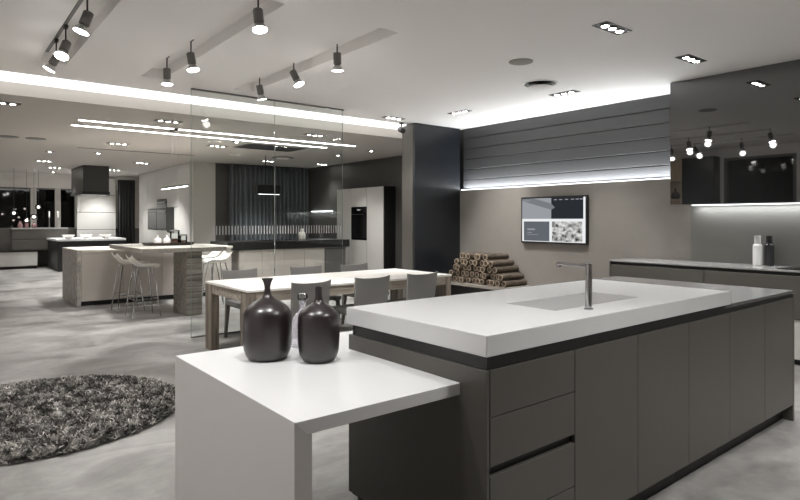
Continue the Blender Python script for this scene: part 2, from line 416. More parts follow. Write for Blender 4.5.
box(b, .0, 3.19, 0, .02, 0, .0235); box(b, .0, .02, .02, .86, 0, .0235); box(b, .0, 3.19, .84, .86, 0, .0235)
box(b, .0, 2.05, -.001, .02, .0235, .0455); box(b, .0, .02, .02, .86, .0235, .0455); box(b, .0, 2.05, .84, .86, .0235, .0455)
tag(obj('channel_rail', b, M['channel'], loc=(IX0+.003, IY0+.003, .8805)), 'black recessed grip rail running under the island worktops', 'grip rail')
b = BM()
prism(b, [(3.66, IY0+.012), (IX1, IY0+.012), (IX1, 2.85), (3.2, 2.85), (3.2, 2.39), (3.66, 2.39)], .905, .9255)
tag(obj('grey_worktop', b, M['grey_top']), 'thin grey island worktop showing to the right of the white sink slab', 'worktop')

# white slab with integrated sink
SX0, SX1, SY0, SY1, SZ0, SZ1 = 1.575, 3.709, 1.465, 2.38, .927, 1.006
HX0, HX1, HY0, HY1 = 2.27, 3.03, 1.67, 1.97
t = thing('sink_worktop', 'thick white sink slab lying on the kitchen island', 'worktop', (SX0, SY0, SZ0))
def ring_slab(x0, x1, y0, y1, z0, z1, a0, a1, b0, b1):
    b = BM()
    O = [(x0, y0), (x1, y0), (x1, y1), (x0, y1)]; I = [(a0, b0), (a1, b0), (a1, b1), (a0, b1)]
    V = {}
    for n, P in (('o', O), ('i', I)):
        for s, z in ((0, z0), (1, z1)):
            V[n, s] = [b.verts.new((x, y, z)) for x, y in P]
    for i in range(4):
        j = (i+1) % 4
        b.faces.new((V['o', 1][i], V['o', 1][j], V['i', 1][j], V['i', 1][i]))
        b.faces.new((V['o', 0][j], V['o', 0][i], V['i', 0][i], V['i', 0][j]))
        b.faces.new((V['o', 0][i], V['o', 0][j], V['o', 1][j], V['o', 1][i]))
        b.faces.new((V['i', 0][j], V['i', 0][i], V['i', 1][i], V['i', 1][j]))
    bmesh.ops.recalc_face_normals(b, faces=b.faces)
    bmesh.ops.bevel(b, geom=[e for e in b.edges if len(e.link_faces) == 2 and e.calc_face_angle() > 1], offset=.002, segments=2, affect='EDGES')
    return b
obj('slab', ring_slab(0, SX1-SX0, 0, SY1-SY0, 0, SZ1-SZ0, HX0-SX0, HX1-SX0, HY0-SY0, HY1-SY0), M['white_solid'], t)
b = BM()
hx0, hx1, hy0, hy1 = HX0-SX0, HX1-SX0, HY0-SY0, HY1-SY0
zb = -.040
box(b, hx0-.008, hx1+.008, hy0-.008, hy1+.008, zb-.006, zb)
for q in ((hx0-.008, hx0, hy0-.008, hy1+.008), (hx1, hx1+.008, hy0-.008, hy1+.008), (hx0, hx1, hy0-.008, hy0), (hx0, hx1, hy1, hy1+.008)): box(b, *q, zb, -.0003)
obj('basin', b, M['white_solid'], t)
obj('corner_strip', B(hx1-.05, hx1-.018, hy1-.0012, hy1-.0002, zb+.004, .066), M['grey_top'], t)  # thin grey strip up the basin's back wall near its right corner
obj('drain', lathe(BM(), [(.03, zb), (.03, zb+.003), (.022, zb+.004), (.02, zb+.001)], 24, (hx0+.58, (hy0+hy1)/2, 0)), M['steel'], t)

# faucet
t = thing('faucet', 'slim chrome faucet with flat square spout on the white sink slab', 'faucet', (2.425, 1.594, SZ1))
obj('base_ring', lathe(BM(), [(.022, 0), (.022, .005), (.0175, .008)], 28), M['chrome'], t)
obj('body', lathe(BM(), [(.0155, .005), (.0155, .209), (.015, .214)], 28), M['chrome'], t)
s = obj('spout', box(BM(), -.0105, .0105, .0, .178, .2, .2125, bev=.003), M['chrome'], t)
obj('nozzle', lathe(BM(), [(.009, .19), (.009, .2)], 20, (0, .163, 0)), M['chrome'], s)
obj('lever', box(BM(), -.006, .006, -.016, .03, .2145, .2195, bev=.002), M['chrome'], t)

# the island stands a hair off the room's axes
piv = Vector((IX0, IY0, 0)); qa = .0096
for o in list(COL.objects)[island_first:]:
    if o.parent is None:
        d = Matrix.Rotation(qa, 3, 'Z') @ (o.location - piv); o.location = piv + d; o.rotation_euler.z += qa
        if o.type == 'MESH' and o.name == 'grey_worktop': o.data.transform(Matrix.Identity(4))

# ------------------------------------------------------------------ white side table
TX0, TY0, TY1, TZ = .863, 1.60, 2.735, .807
t = thing('side_table', 'white waterfall side table joined to the left end of the dark island', 'table', (TX0, TY0, 0))
b = BM(); L = 1.573-TX0
prism(b, [(0, 0), (L, 0), (L, 2.375-TY0), (1.95-TX0, 2.375-TY0), (1.95-TX0, TY1-TY0), (0, TY1-TY0)], TZ-.046, TZ)
for v in b.verts:
    if abs(v.co.x) < 1e-5 and v.co.z < TZ-.01: v.co.x = .0465
    elif abs(v.co.x) < 1e-5: v.co.x = .0005
bmesh.ops.recalc_face_normals(b, faces=b.faces)
bmesh.ops.bevel(b, geom=[e for e in b.edges if e.calc_face_angle() > .9], offset=.0015, segments=1, affect='EDGES')
obj('table_top', b, M['white_solid'], t)
b = BM(); pr = [(0, 0), (.062, 0), (.062, TZ-.0468), (.0465, TZ-.0468), (0, TZ-.0005)]
A = [b.verts.new((x, 0, z)) for x, z in pr]; A2 = [b.verts.new((x, TY1-TY0, z)) for x, z in pr]
b.faces.new(A); b.faces.new(A2[::-1])
for i in range(5): b.faces.new((A[i], A2[i], A2[(i+1) % 5], A[(i+1) % 5]))
s = obj('side_panel', b, M['white_matt'], t); s['label'] = 'pale grey upright side of the table'
obj('rear_leg', B(1.03, 1.085, TY1-TY0-.3, TY1-TY0-.01, 0, TZ-.0465, bev=.0015), M['white_matt'], t)

# vases
def smooth_prof(pts, n=8):
    out = []
    P = [pts[0]] + pts + [pts[-1]]
    for i in range(1, len(P)-2):
        p0, p1, p2, p3 = P[i-1], P[i], P[i+1], P[i+2]
        for k in range(n):
            u = k/n
            out.append(tuple(.5*((2*p1[d]) + (-p0[d]+p2[d])*u + (2*p0[d]-5*p1[d]+4*p2[d]-p3[d])*u*u + (-p0[d]+3*p1[d]-3*p2[d]+p3[d])*u**3) for d in (0, 1)))
    out.append(pts[-1]); return out
v1 = smooth_prof([(.07, 0), (.084, .008), (.101, .05), (.106, .12), (.105, .19), (.094, .228), (.064, .258), (.032, .278), (.017, .296), (.0125, .322), (.0155, .346), (.0255, .370)])
v1 = [(r*1.035, z*.975) for r, z in v1]
t = thing('vase', 'larger dark brown vase with flared neck on white side table', 'vase', (1.172, 2.425, TZ), 0, 'brown vases on the side table')
bb = obj('body', lathe(BM(), v1 + [(.023, .359), (.013, .337), (.010, .3)], 56), M['vase'], t)
t = thing('vase', 'smaller dark brown vase with straight neck on white side table', 'vase', (1.330, 2.243, TZ), 0, 'brown vases on the side table')
v2 = smooth_prof([(.058, 0), (.070, .007), (.086, .04), (.0915, .1), (.091, .19), (.082, .222), (.056, .246), (.030, .262), (.0185, .280), (.0155, .31), (.0165, .336)])
v2 = [(r, z*.975) for r, z in v2]
obj('body', lathe(BM(), v2 + [(.0125, .3262), (.0115, .3), (.0115, .28)], 56), M['vase'], t)
t = thing('decanter', 'translucent glass decanter with round stopper behind the two vases', 'decanter', (1.42, 2.55, TZ))
dprof = smooth_prof([(.045, 0), (.06, .006), (.066, .05), (.06, .11), (.04, .15), (.018, .175), (.0155, .205), (.02, .222)])
obj('body', lathe(BM(), dprof + [(.016, .222), (.0125, .205), (.015, .176), (.037, .149), (.056, .11), (.062, .05), (.055, .012), (.02, .008)], 40), M['milky'], t)
obj('stopper', lathe(BM(), smooth_prof([(.012, .205), (.012, .226), (.024, .232), (.026, .245), (.022, .258), (.01, .262)]), 28), M['glass'], t)

# ------------------------------------------------------------------ dining table and chairs
DX0, DX1, DY0, DY1 = 2.36, 5.06, 5.30, 6.45
t = thing('dining_table', 'long rustic oak dining table with bleached top behind the island', 'table', ((DX0+DX1)/2, (DY0+DY1)/2, 0))
hx, hy = (DX1-DX0)/2, (DY1-DY0)/2
obj('table_top', B(-hx, hx, -hy, hy, .725, .75, bev=.003), M['oaktop'], t)
b = BM(); box(b, -hx+.08, hx-.08, -hy+.012, -hy+.042, .625, .725); box(b, -hx+.08, hx-.08, hy-.042, hy-.012, .625, .725)
box(b, -hx+.012, -hx+.042, -hy+.08, hy-.08, .625, .725); box(b, hx-.042, hx-.012, -hy+.08, hy-.08, .625, .725)
obj('apron', b, M['oak'], t)
for sx in (-1, 1):
    for sy in (-1, 1):
        x, y = sx*(hx-.048), sy*(hy-.095)
        obj('leg', B(x-.045, x+.045, y-.09, y+.09, 0, .725, bev=.005), M['oakz'], t)

def make_chair(label):
    t = thing('dining_chair', label, 'chair', group='grey chairs around the dining table')
    # seat
    b = BM()
    def sf(u, v):
        x = (u-.5)*(.44+.02*v); y = -.20+.44*v
        return (x, y, .462 - .012*sin(pi*u)*sin(pi*v))
    shell(b, sf, 8, 8, lambda u, v: (0, 0, -.045))
    obj('seat', b, M['chair'], t)
    # backrest : slightly curved, wider at the top, raised upper corners
    b = BM()
    def bf(u, v):
        s = (u-.5)*2; z = .40 + (.405+.018*abs(s)**3)*v
        x = s*(.205+.022*v); y = -.205 - .055*v - .025*(1-s*s)*v
        return (x, y, z)
    shell(b, bf, 12, 10, lambda u, v: (0, -.028+.008*v, 0))
    obj('backrest', b, M['chair'], t)
    for sx in (-1, 1):
        obj('leg', frustum(BM(), (sx*.190, -.265, 0), (.014, .016), (sx*.185, -.212, .42), (.022, .028)), M['chair_leg'], t)
        obj('leg', frustum(BM(), (sx*.200, .215, 0), (.013, .014), (sx*.195, .205, .418), (.020, .022)), M['chair_leg'], t)
    for sx in (-1, 1): obj('seat_rail', B(sx*.19-.012, sx*.19+.012, -.18, .18, .395, .416), M['chair_leg'], t)
    return t
lab = ['grey dining chair on the near side of the table, behind the vases',
       'grey dining chair on the near side of the table, middle one of three',
       'grey dining chair on the near side of the table, rightmost of three',
       'grey dining chair on the far side of the table, at its left end',
       'grey dining chair on the far side of the table, middle one of three',
       'grey dining chair on the far side of the table, rightmost of three']
sp = [(2.93, 5.36, .03), (3.70, 5.37, -.02), (4.405, 5.37, .01), (2.97, 6.62, pi+.03), (3.83, 6.52, pi-.02), (4.58, 6.5, pi)]
c0 = make_chair(lab[0]); c0.location = (*sp[0][:2], 0); c0.rotation_euler = (0, 0, sp[0][2])
for l, (x, y, r) in zip(lab[1:], sp[1:]): dup(c0, (x, y, 0), r, l)

# ------------------------------------------------------------------ rug
t = thing('shaggy_rug', 'round grey shaggy rug on the concrete floor at left', 'rug', (.6, 5.03, 0))
obj('backing', lathe(BM(), [(.97, .001), (.985, .006), (.975, .012)], 96), M['rugbase'], t)
verts, faces, tone = [], [], []
R = random.Random(3)
N = 27000
for i in range(N):
    a = R.random()*2*pi; r = .985*math.sqrt(R.random())
    x, y = r*cos(a), r*sin(a)
    nv = noise.noise(Vector((x*5, y*5, 1.3))); nv2 = noise.noise(Vector((x*20, y*20, 7.7)))
    lean = Vector((noise.noise(Vector((x*13, y*13, 5))), noise.noise(Vector((x*13, y*13, 9))))) * .036 + Vector((R.gauss(0, .016), R.gauss(0, .016)))
    if r > .9: lean += Vector((x, y))*.012
    h = .026 + .014*nv2 + R.random()*.014
    h *= min(1, .6+(1-r)*6)
    th = R.random()*pi; wv = Vector((cos(th), sin(th)))*.0052
    tn = min(1, max(0, .25 + .34*nv + .95*nv2 + R.gauss(0, .2)))
    k = len(verts)
    p0 = Vector((x, y)); p1 = p0 + lean*.35; p2 = p0 + lean
    for p, z, s in ((p0, .006, 1), (p1, h*.65, 1.1), (p2, h, .7)):
        verts += [(p.x-wv.x*s, p.y-wv.y*s, z), (p.x+wv.x*s, p.y+wv.y*s, z)]
        tone += [tn*(.9 if z < .01 else 1)]*2
    faces += [(k, k+1, k+3, k+2), (k+2, k+3, k+5, k+4)]
me = bpy.data.meshes.new('pile'); me.from_pydata(verts, [], faces)
at = me.attributes.new('yarn_tone', 'FLOAT', 'POINT'); at.data.foreach_set('value', tone)
me.materials.append(M['yarn'])
o = bpy.data.objects.new('pile', me); COL.objects.link(o); o.parent = t; o['kind'] = 'stuff'

# ------------------------------------------------------------------ television
TVX = XR-.06
t = thing('television', 'flat black wall-mounted television showing a tiled web page', 'television', (TVX, 5.333, 1.43))
hw, z0, z1 = .587, -.35, .352
obj('bezel', B(0, .045, -hw, hw, z0, z1, bev=.004), M['black'], t)
obj('wall_bracket', B(.045, .058, -.25, .25, -.2, .2), M['spot_dark'], t)
sc = obj('screen', B(-.0012, .001, -hw+.024, hw-.024, z0+.024, z1-.024), M['tile_white'], t)
# screen tiles: +y is left in the picture
Wd = 2*(hw-.024); Hd = z1-z0-.048; top = z1-.024; left = hw-.024
def tile(name, u0, u1, v0, v1, mat, e=.0012):
    return obj(name, B(-.0012-e, -.0012, left-u1*Wd, left-u0*Wd, top-v1*Hd, top-v0*Hd), mat, sc)
tile('picture_tile', .0, .485, .0, .475, M['tile_grey'])
tile('picture_tile', .485, .97, .0, .475, M['tile_dark'])
b = BM()
poly = [(0, .08), (.47, .24), (.485, .30), (.485, .22), (.2, 0), (0, 0)]
def scr_poly(pl, e):
    b = BM(); a = []
    for s in (-.0012-e, -.0024):
        a.append([b.verts.new((s, left-u*Wd, top-v*Hd)) for u, v in pl])
    b.faces.new(a[0]); b.faces.new(a[1][::-1]); n = len(pl)
    for i in range(n): b.faces.new((a[0][i], a[0][(i+1) % n], a[1][(i+1) % n], a[1][i]))
    return b
obj('picture_shape', scr_poly([(.0, .05), (.485, .27), (.545, .22), (.485, .13), (.2, 0), (.0, 0)], .0018), M['tile_grey2'], sc)
b = BM()
for u in (.53, .61, .70, .79, .86, .92): box(b, -.0032, -.0024, left-(u+.045)*Wd, left-u*Wd, top-.055*Hd, top-.035*Hd)
box(b, -.0032, -.0024, left-.13*Wd, left-.02*Wd, top-.06*Hd, top-.045*Hd)
obj('menu_line', b, M['tile_text'], sc)
tile('text_tile', .03, .455, .535, .985, M['tile_slate'])
b = BM(); box(b, -.0032, -.0024, left-.22*Wd, left-.09*Wd, top-.735*Hd, top-.70*Hd); box(b, -.0032, -.0024, left-.17*Wd, left-.09*Wd, top-.80*Hd, top-.785*Hd); box(b, -.0032, -.0024, left-.27*Wd, left-.09*Wd, top-.845*Hd, top-.835*Hd)
obj('text_line', b, M['tile_text'], sc)
tile('drawing_tile', .495, .955, .535, .985, M['tile_plan'])

# ------------------------------------------------------------------ bench and firewood
BX0 = 6.62
t = thing('bench', 'low grey concrete bench along the wall carrying the firewood', 'bench', (BX0, 5.2, 0))
obj('bench_top', B(0, .575, 0, 2.11, .37, .42, bev=.004), M['bench'], t)
obj('base', B(.06, .575, .05, 2.08, 0, .37), M['channel'], t)
def log_mesh(seed, r, L):
    rr = random.Random(seed); b = BM(); n = 18; m = 8; rings = []
    for j in range(m+1):
        x = L*j/m; ring = []
        for i in range(n):
            a = 2*pi*i/n
            q = r*(1+.07*noise.noise(Vector((cos(a)*1.2+seed*3, sin(a)*1.2, x*5)))+.035*noise.noise(Vector((cos(a)*4, sin(a)*4+seed, x*22))))
            ring.append(b.verts.new((x, q*cos(a), q*sin(a))))
        rings.append(ring)
    for a, c in zip(rings, rings[1:]):
        for i in range(n):
            f = b.faces.new((a[i], a[(i+1) % n], c[(i+1) % n], c[i])); f.smooth = True
    b.faces.new(rings[-1])
    e = BM(); ev = [e.verts.new(v.co + Vector((-.001, 0, 0))) for v in rings[0]]; ev2 = [e.verts.new(v.co + Vector((.012, 0, 0))*1) for v in rings[0]]
    e.faces.new(ev[::-1])
    for i in range(n): e.faces.new((ev[i], ev[(i+1) % n], ev2[(i+1) % n], ev2[i]))
    return b, e
protos = []
for s in range(6):
    lb, le = log_mesh(s+1, .041+.0022*(s % 3), .50+.02*(s % 2))
    o = tag(obj('firewood_log', lb, M['bark']), '', 'log', 'firewood logs on the bench')
    obj('cut_end', le, M['log_end'], o)
    protos.append(o)
rows = [(12, 5.84), (11, 5.894), (9, 6.056), (8, 6.11), (6, 6.272)]
rw = ['bottom row', 'second lowest row', 'middle row', 'second highest row', 'top row']
ow = ['first', 'second', 'third', 'fourth', 'fifth', 'sixth', 'seventh', 'eighth', 'ninth', 'tenth', 'eleventh', 'twelfth']
R = random.Random(11); cnt = 0
for ri, (n, ys) in enumerate(rows):
    for k in range(n):
        o = protos[cnt] if cnt < 6 else dup(protos[R.randrange(6)], (0, 0, 0))
        cnt += 1
        o.location = (BX0+.02+R.uniform(-.03, .05)+.01*ri, ys+k*.108+R.uniform(-.003, .003), .4725+ri*.0945+R.uniform(-.001, .001))
        o.rotation_euler = (R.uniform(0, 6.28), R.uniform(-.012, .012), R.uniform(-.03, .03))
        o['label'] = 'bark-covered log in the %s of the firewood pile, %s from right' % (rw[ri], ow[k])

# ------------------------------------------------------------------ right wall kitchen run
CX0 = 6.60
ys = [4.045, 2.92, 1.67, .42, -.83]
uw = ['leftmost one ending beside the television wall', 'the one under the two bottles', 'third from the left, behind the island end', 'furthest right, beyond the picture edge']
for k in range(4):
    y1, y0 = ys[k], ys[k+1]
    t = thing('base_cabinet', 'dark brown handleless wall-run base cabinet, ' + uw[k], 'kitchen cabinet', (CX0, y0, 0), 0, 'base cabinets along the right wall')
    w = y1-y0
    obj('carcass', B(.03, .598, 0, w, .45, .88), M['channel'], t)
    obj('drawer_front', B(0, .022, .002, w-.002, .455, .878, bev=.0015), M['taupe'], t)
    o = obj('lower_front', B(.01, .598, .002, w-.002, .06, .445, bev=.002), M['greylac'], t); o['label'] = 'pale grey lower front'
    obj('plinth', B(.08, .598, 0, w, 0, .06), M['plinth'], t)
tag(obj('channel_rail', B(.03, .598, 0, 4.87, 0, .033), M['channel'], loc=(CX0, -.83, .8805)), 'black recessed grip rail under the wall-run worktop', 'grip rail')
tag(obj('wall_worktop', B(-.005, .599, 0, 4.897, 0, .02, bev=.002), M['lit_top'], loc=(CX0, -.83, .914)), 'thin grey kitchen-run worktop along the right wall, colour lightened for the strip light', 'worktop')
tag(obj('end_panel', B(0, .6, 0, .02, 0, .933, bev=.001), M['taupe'], loc=(CX0, 4.046, 0)), 'dark end panel at left end of the wall-run cabinets', 'cabinet panel')
# bottles
def bottle(name, label, loc, mat, capm):
    t = thing(name, label, 'bottle', loc, 0, 'bottles on the wall-run worktop')
    obj('body', lathe(BM(), smooth_prof([(.040, 0), (.045, .004), (.046, .03), (.046, .2), (.042, .226), (.031, .238)]), 36), mat, t)
    obj('cap', lathe(BM(), [(.031, .238), (.031, .318), (.0295, .326)], 32), capm, t)
    return t
bottle('bottle', 'white cylindrical bottle with white cap on the right worktop', (7.0, 2.53, .934), M['bottle_white'], M['bottle_white'])
bottle('bottle', 'charcoal cylindrical bottle beside the white one on the right worktop', (7.07, 2.44, .934), M['bottle_black'], M['bottle_black'])
t = thing('cooktop', 'flat black glass cooktop let into the right worktop', 'cooktop', (6.86, 1.85, .934))
obj('glass_plate', B(-.22, .22, -.38, .38, 0, .006, bev=.002), M['black_glass'], t)
for x, y in ((-.1, -.2), (.1, -.2), (-.1, .2), (.1, .2)):
    obj('burner_ring', lathe(BM(), [(.075, .006), (.075, .0075), (.068, .0075), (.068, .006)], 32, (x, y, 0), False, False), M['spot_dark'], t)

# gloss wall cabinets
UX = 6.71
yy = [3.35, 1.93, .5]
for k in range(2):
    y1, y0 = yy[k], yy[k+1]
    t = thing('wall_cabinet', 'tall black mirror-gloss wall cabinet under the ceiling, ' + ('with its left end beside the wall boards' if k == 0 else 'the further right one'), 'wall cabinet', (UX, y0, 1.61), 0, 'gloss wall cabinets')
    w = y1-y0
    obj('carcass', B(.022, XR-UX+.08, 0, w, .0, CZ-1.612), M['black'], t)
    obj('door', B(0, .02, .001, w-.001, 0, CZ-1.613, bev=.001), M['mirror'], t)
tag(obj('under_cabinet_light', B(0, .03, 0, 2.8, 0, .007), M['led'], loc=(7.14, .5, 1.603)), 'thin white light strip under the gloss wall cabinets', 'light strip')

# ------------------------------------------------------------------ things on the left wall, seen in the gloss cabinet
t = thing('tall_cabinet', 'tall dark blue cabinet by the left window, mirrored in the gloss wall cabinet', 'tall cabinet', (XL, 5.8, 0))
obj('carcass', B(.001, .30, 0, .72, .08, 2.86), M['black'], t)
obj('door', B(.302, .322, .003, .717, .08, 2.86, bev=.002), M['navy'], t)
obj('plinth', B(.001, .28, 0, .72, 0, .08), M['plinth'], t)
t = thing('shelf_niche', 'narrow open oak shelf unit mirrored beside the dark blue cabinet', 'shelf', (XL, 6.53, 0))
b = BM(); box(b, 0, .3, 0, .02, 0, 2.86); box(b, 0, .3, .44, .46, 0, 2.86); box(b, 0, .02, .02, .44, 0, 2.86)
obj('frame', b, M['niche'], t)
for z in (.4, .9, 1.4, 1.9, 2.35, 2.84): obj('shelf_board', B(.02, .3, .02, .44, z, z+.02), M['niche'], t)
t = thing('bottle', 'round dark flask standing in the open oak shelf unit', 'bottle', (XL+.15, 6.75, 1.92))
obj('body', lathe(BM(), smooth_prof([(.05, 0), (.09, .02), (.1, .08), (.08, .15), (.03, .19), (.022, .24), (.03, .26)]), 28), M['vase'], t)

# ------------------------------------------------------------------ track spots
def spot(loc, aim, label, power):
    t = thing('track_spot', label, 'spotlight', loc, 0, 'ceiling track spotlights')
    d = (Vector(aim)-Vector(loc)).normalized()
    obj('adapter', B(-.016, .016, -.035, .035, -.028, 0, bev=.003), M['spot_dark'], t)
    obj('stem', tube(BM(), [(0, 0, -.026), (0, 0, -.17)], .0065), M['spot_dark'], t)
    p = Vector((0, 0, -.17))
    hd = obj('lamp_head', lathe(BM(), [(.034, -.03), (.0365, -.026), (.0365, .07), (.028, .078), (.028, .085)], 28, p, True, True, d), M['spot_body'], t)
    lr = obj('lamp_bowl', lathe(BM(), [(.026, .08), (.04, .1), (.054, .122), (.056, .132), (.053, .132), (.05, .124)], 32, p, True, False, d), M['steel'], t)
    obj('lens', lathe(BM(), [(0.0505, .1265), (.0505, .1305), (.042, .1345), (.025, .137), (.008, .138)], 32, p, True, True, d), M['lens'], t)
    sl = Vector(loc) + p + d*.14
    spotlight(sl, sl+d, power, 62, .5, .045)
    pl = bpy.data.lights.new('bowl_spill', 'POINT'); pl.energy = .22; pl.shadow_soft_size = .05; pl.color = (1, .97, .94)
    po = bpy.data.objects.new('bowl_spill', pl); COL.objects.link(po); po.location = Vector(loc)+p+d*.19
    return t
tracks = ['left', 'middle', 'right']
rail_x = [.885, 1.85, 2.90]
for n, x in zip(tracks, rail_x):
    tr = thing('light_track', 'slim metal light track in the %s ceiling recess' % n, 'light track', (x, 3.95, CZ+.11))
    obj('rail', B(-.014, .014, 0, 2.85, -.02, 0, bev=.003), M['spot_body'], tr)
spots = [('left', 4.82, (-.34, .0, -1), 'nearest'), ('left', 5.73, (-.35, -.45, -1), 'second'), ('left', 6.23, (-.5, .15, -1), 'furthest'),
         ('middle', 3.98, (0, -.25, -1), 'nearest'), ('middle', 5.41, (.1, -.2, -1), 'second'), ('middle', 6.12, (0, -.05, -1), 'furthest'),
         ('right', 4.56, (.1, .1, -1), 'nearest'), ('right', 5.39, (.3, -.45, -1), 'second'), ('right', 6.20, (.25, .08, -1), 'furthest')]
for n, y, aim, wd in spots:
    spot((rail_x[tracks.index(n)], y, CZ+.08), Vector((rail_x[tracks.index(n)], y, CZ+.08))+Vector(aim), '%s spotlight of the three on the %s ceiling track' % (wd, n), 40 if n == 'right' else 34)

# ------------------------------------------------------------------ recessed downlights
def downlight(loc, rz, label, power, lamps=3, size=.38, cone=95, aim=None):
    t = thing('downlight', label, 'ceiling light', loc, rz, 'recessed downlights')
    w = size/2; d = .07
    b = BM(); box(b, -w, w, -d, -d+.008, -.006, 0); box(b, -w, w, d-.008, d, -.006, 0); box(b, -w, -w+.008, -d+.008, d-.008, -.006, 0); box(b, w-.008, w, -d+.008, d-.008, -.006, 0)
    obj('frame', b, M['spot_body'], t)
    obj('housing', B(-w+.008, w-.008, -d+.008, d-.008, -.003, 0), M['black'], t)
    for i in range(lamps):
        x = (i-(lamps-1)/2)*(size-.06)/lamps
        l = obj('lamp', lathe(BM(), [(.040, -.003), (.044, -.012), (.040, -.014), (.03, -.008)], 24, (x, 0, 0), False, True), M['spot_body'], t)
        obj('lens', lathe(BM(), [(.027, -.0085), (.027, -.0125)], 24, (x, 0, 0)), M['lens_small'], l)
    if power:
        p = Vector(loc) + Vector((0, 0, -.05))
        spotlight(p, aim or p+Vector((0, 0, -1)), power, cone, .8, .09)
    return t
H = pi/2
DL = [((4.41, 2.69, CZ), 0, 'triple downlight over the island end, nearest to the camera', 20, None),
      ((5.87, 2.72, CZ), 0, 'triple downlight in front of the gloss wall cabinet', 40, None),
      ((6.20, 4.45, CZ), H, 'triple downlight in the bright ceiling band above the television', 30, None),
      ((6.08, 6.20, CZ), H, 'triple downlight in the bright ceiling band near the column', 34, None),
      ((5.62, 7.2, CZ), 0, 'triple downlight at the right end of the white light band', 26, None),
      ((1.15, 1.75, CZ), 0, 'triple downlight over the white side table, above the picture', 17, None),
      ((2.2, .45, CZ), 0, 'unseen triple downlight before the sink, placed to brighten its basin', 17, (2.65, 1.95, 1.0)),  # unseen lamp, set forward and aimed to brighten the basin walls
      ((2.7, -.1, CZ), 0, 'added triple downlight brightening the island front, above the picture', 30, None),  # unseen lamp added to throw light on the island doors
      ((4.3, -.1, CZ), 0, 'added triple downlight brightening the island right end, above the picture', 36, None),  # second added lamp out of view, for the right-hand island doors
      ((.05, 2.3, CZ), H, 'added triple downlight by the left wall brightening the side table, outside the picture', 22, None),  # added out of view to lift the side table's upright panel
      ((5.7, .6, CZ), 0, 'triple downlight over the right walkway, beyond the picture', 30, None)]
for loc, rz, l, pw, aim in DL: downlight(loc, rz, l, pw, aim=aim)
# ceiling discs
tag(obj('ceiling_speaker', lathe(BM(), [(.12, 0), (.12, -.006), (.112, -.009)], 48), M['speaker'], loc=(4.627, 3.837, CZ)), 'small round flush ceiling speaker above the dining table', 'speaker')
t = thing('air_vent', 'round ceiling air vent with dark gap near the television', 'air vent', (5.547, 4.317, CZ))
obj('ring', lathe(BM(), [(.2, 0), (.2, -.008), (.185, -.010), (.18, 0)], 56, (0, 0, 0), False, False), M['ceiling'], t)
obj('throat', lathe(BM(), [(.18, -.001), (.18, -.002)], 56), M['black'], t)
obj('disc', lathe(BM(), [(.142, -.05), (.148, -.045), (.142, -.04)], 56), M['ceiling'], t)
obj('stem', lathe(BM(), [(.03, -.04), (.03, -.002)], 20), M['black'], t)
# security camera by the column
t = thing('security_camera', 'small dark security camera on the ceiling beside the column top', 'camera', (6.0, 7.48, CZ))
obj('mount', lathe(BM(), [(.04, 0), (.04, -.02), (.012, -.024), (.012, -.07)], 24), M['spot_dark'], t)
obj('camera_body', lathe(BM(), [(.03, -.08), (.045, -.06), (.045, .09), (.036, .1)], 24, (0, 0, -.12), True, True, (-.3, -.9, -.3)), M['spot_dark'], t)

# ------------------------------------------------------------------ glass partition
GY = 7.10
gx = [2.43, 3.54, 4.61]
for k in range(2):
    t = thing('glass_partition', 'frameless clear glass partition pane, ' + ('left one behind the table end' if k == 0 else 'right one behind the far chairs'), 'glass panel', (gx[k], GY, 0), 0, 'glass partition panes')
    w = gx[k+1]-gx[k]
    obj('pane', B(.004, w-.004, 0, .012, .012, CZ-.019), M['pane'], t)
    obj('edge', B(.0, .004, 0, .012, .012, CZ-.019), M['edge'], t)
    if k: obj('edge', B(w-.004, w, 0, .012, .012, CZ-.019), M['edge'], t)
    obj('floor_channel', B(0, w, -.005, .017, 0, .012), M['spot_body'], t)
    b = BM(); x = .03
    rr = random.Random(k)
    while x < w-.03:
        if x+gx[k] > 2.66: box(b, x, x+.012, -.0015, -.0003, 1.245, 1.355)
        x += .04
    obj('marking_dashes', b, M['frost'], t)
tag(obj('glass_rail', B(0, 2.2, -.008, .02, 0, .018, bev=.002), M['spot_body'], loc=(gx[0], GY, CZ-.0185)), 'slim grey ceiling rail holding the glass partition panes', 'rail')

# ------------------------------------------------------------------ rear room: stone island, bar, stools
t = thing('stone_island', 'kitchen island with mottled stone end and pale beige front', 'kitchen island', (1.83, 10.8, 0))
obj('end_slab', B(0, .06, 0, 1.4, 0, .93, bev=.003), M['stone'], t)
obj('worktop', B(.06, 2.66, -.01, 1.4, .885, .93, bev=.003), M['stonetop'], t)
obj('carcass', B(.06, 2.64, .03, 1.39, .08, .884), M['beige'], t)
for k in range(4): obj('front_panel', B(.064+k*.645, .705+k*.645, .005, .028, .08, .88, bev=.002), M['beige'], t)
obj('plinth', B(.06, 2.64, .06, 1.36, 0, .08), M['plinth'], t)
t = thing('bar_table', 'thick oak bar table projecting from the stone island', 'table', (2.3, 8.72, 0))
obj('table_top', B(0, 1.23, 0, 2.02, .955, 1.02, bev=.004), M['barwood'], t)
lg = obj('leg', B(.64, .87, .06, .68, 0, .955, bev=.002), M['barleg'], t)
b = BM()
for k in range(1, 11): box(b, .639, .871, .0585, .0605, .0865*k, .0865*k+.006)
obj('leg_groove', b, M['channel'], lg)

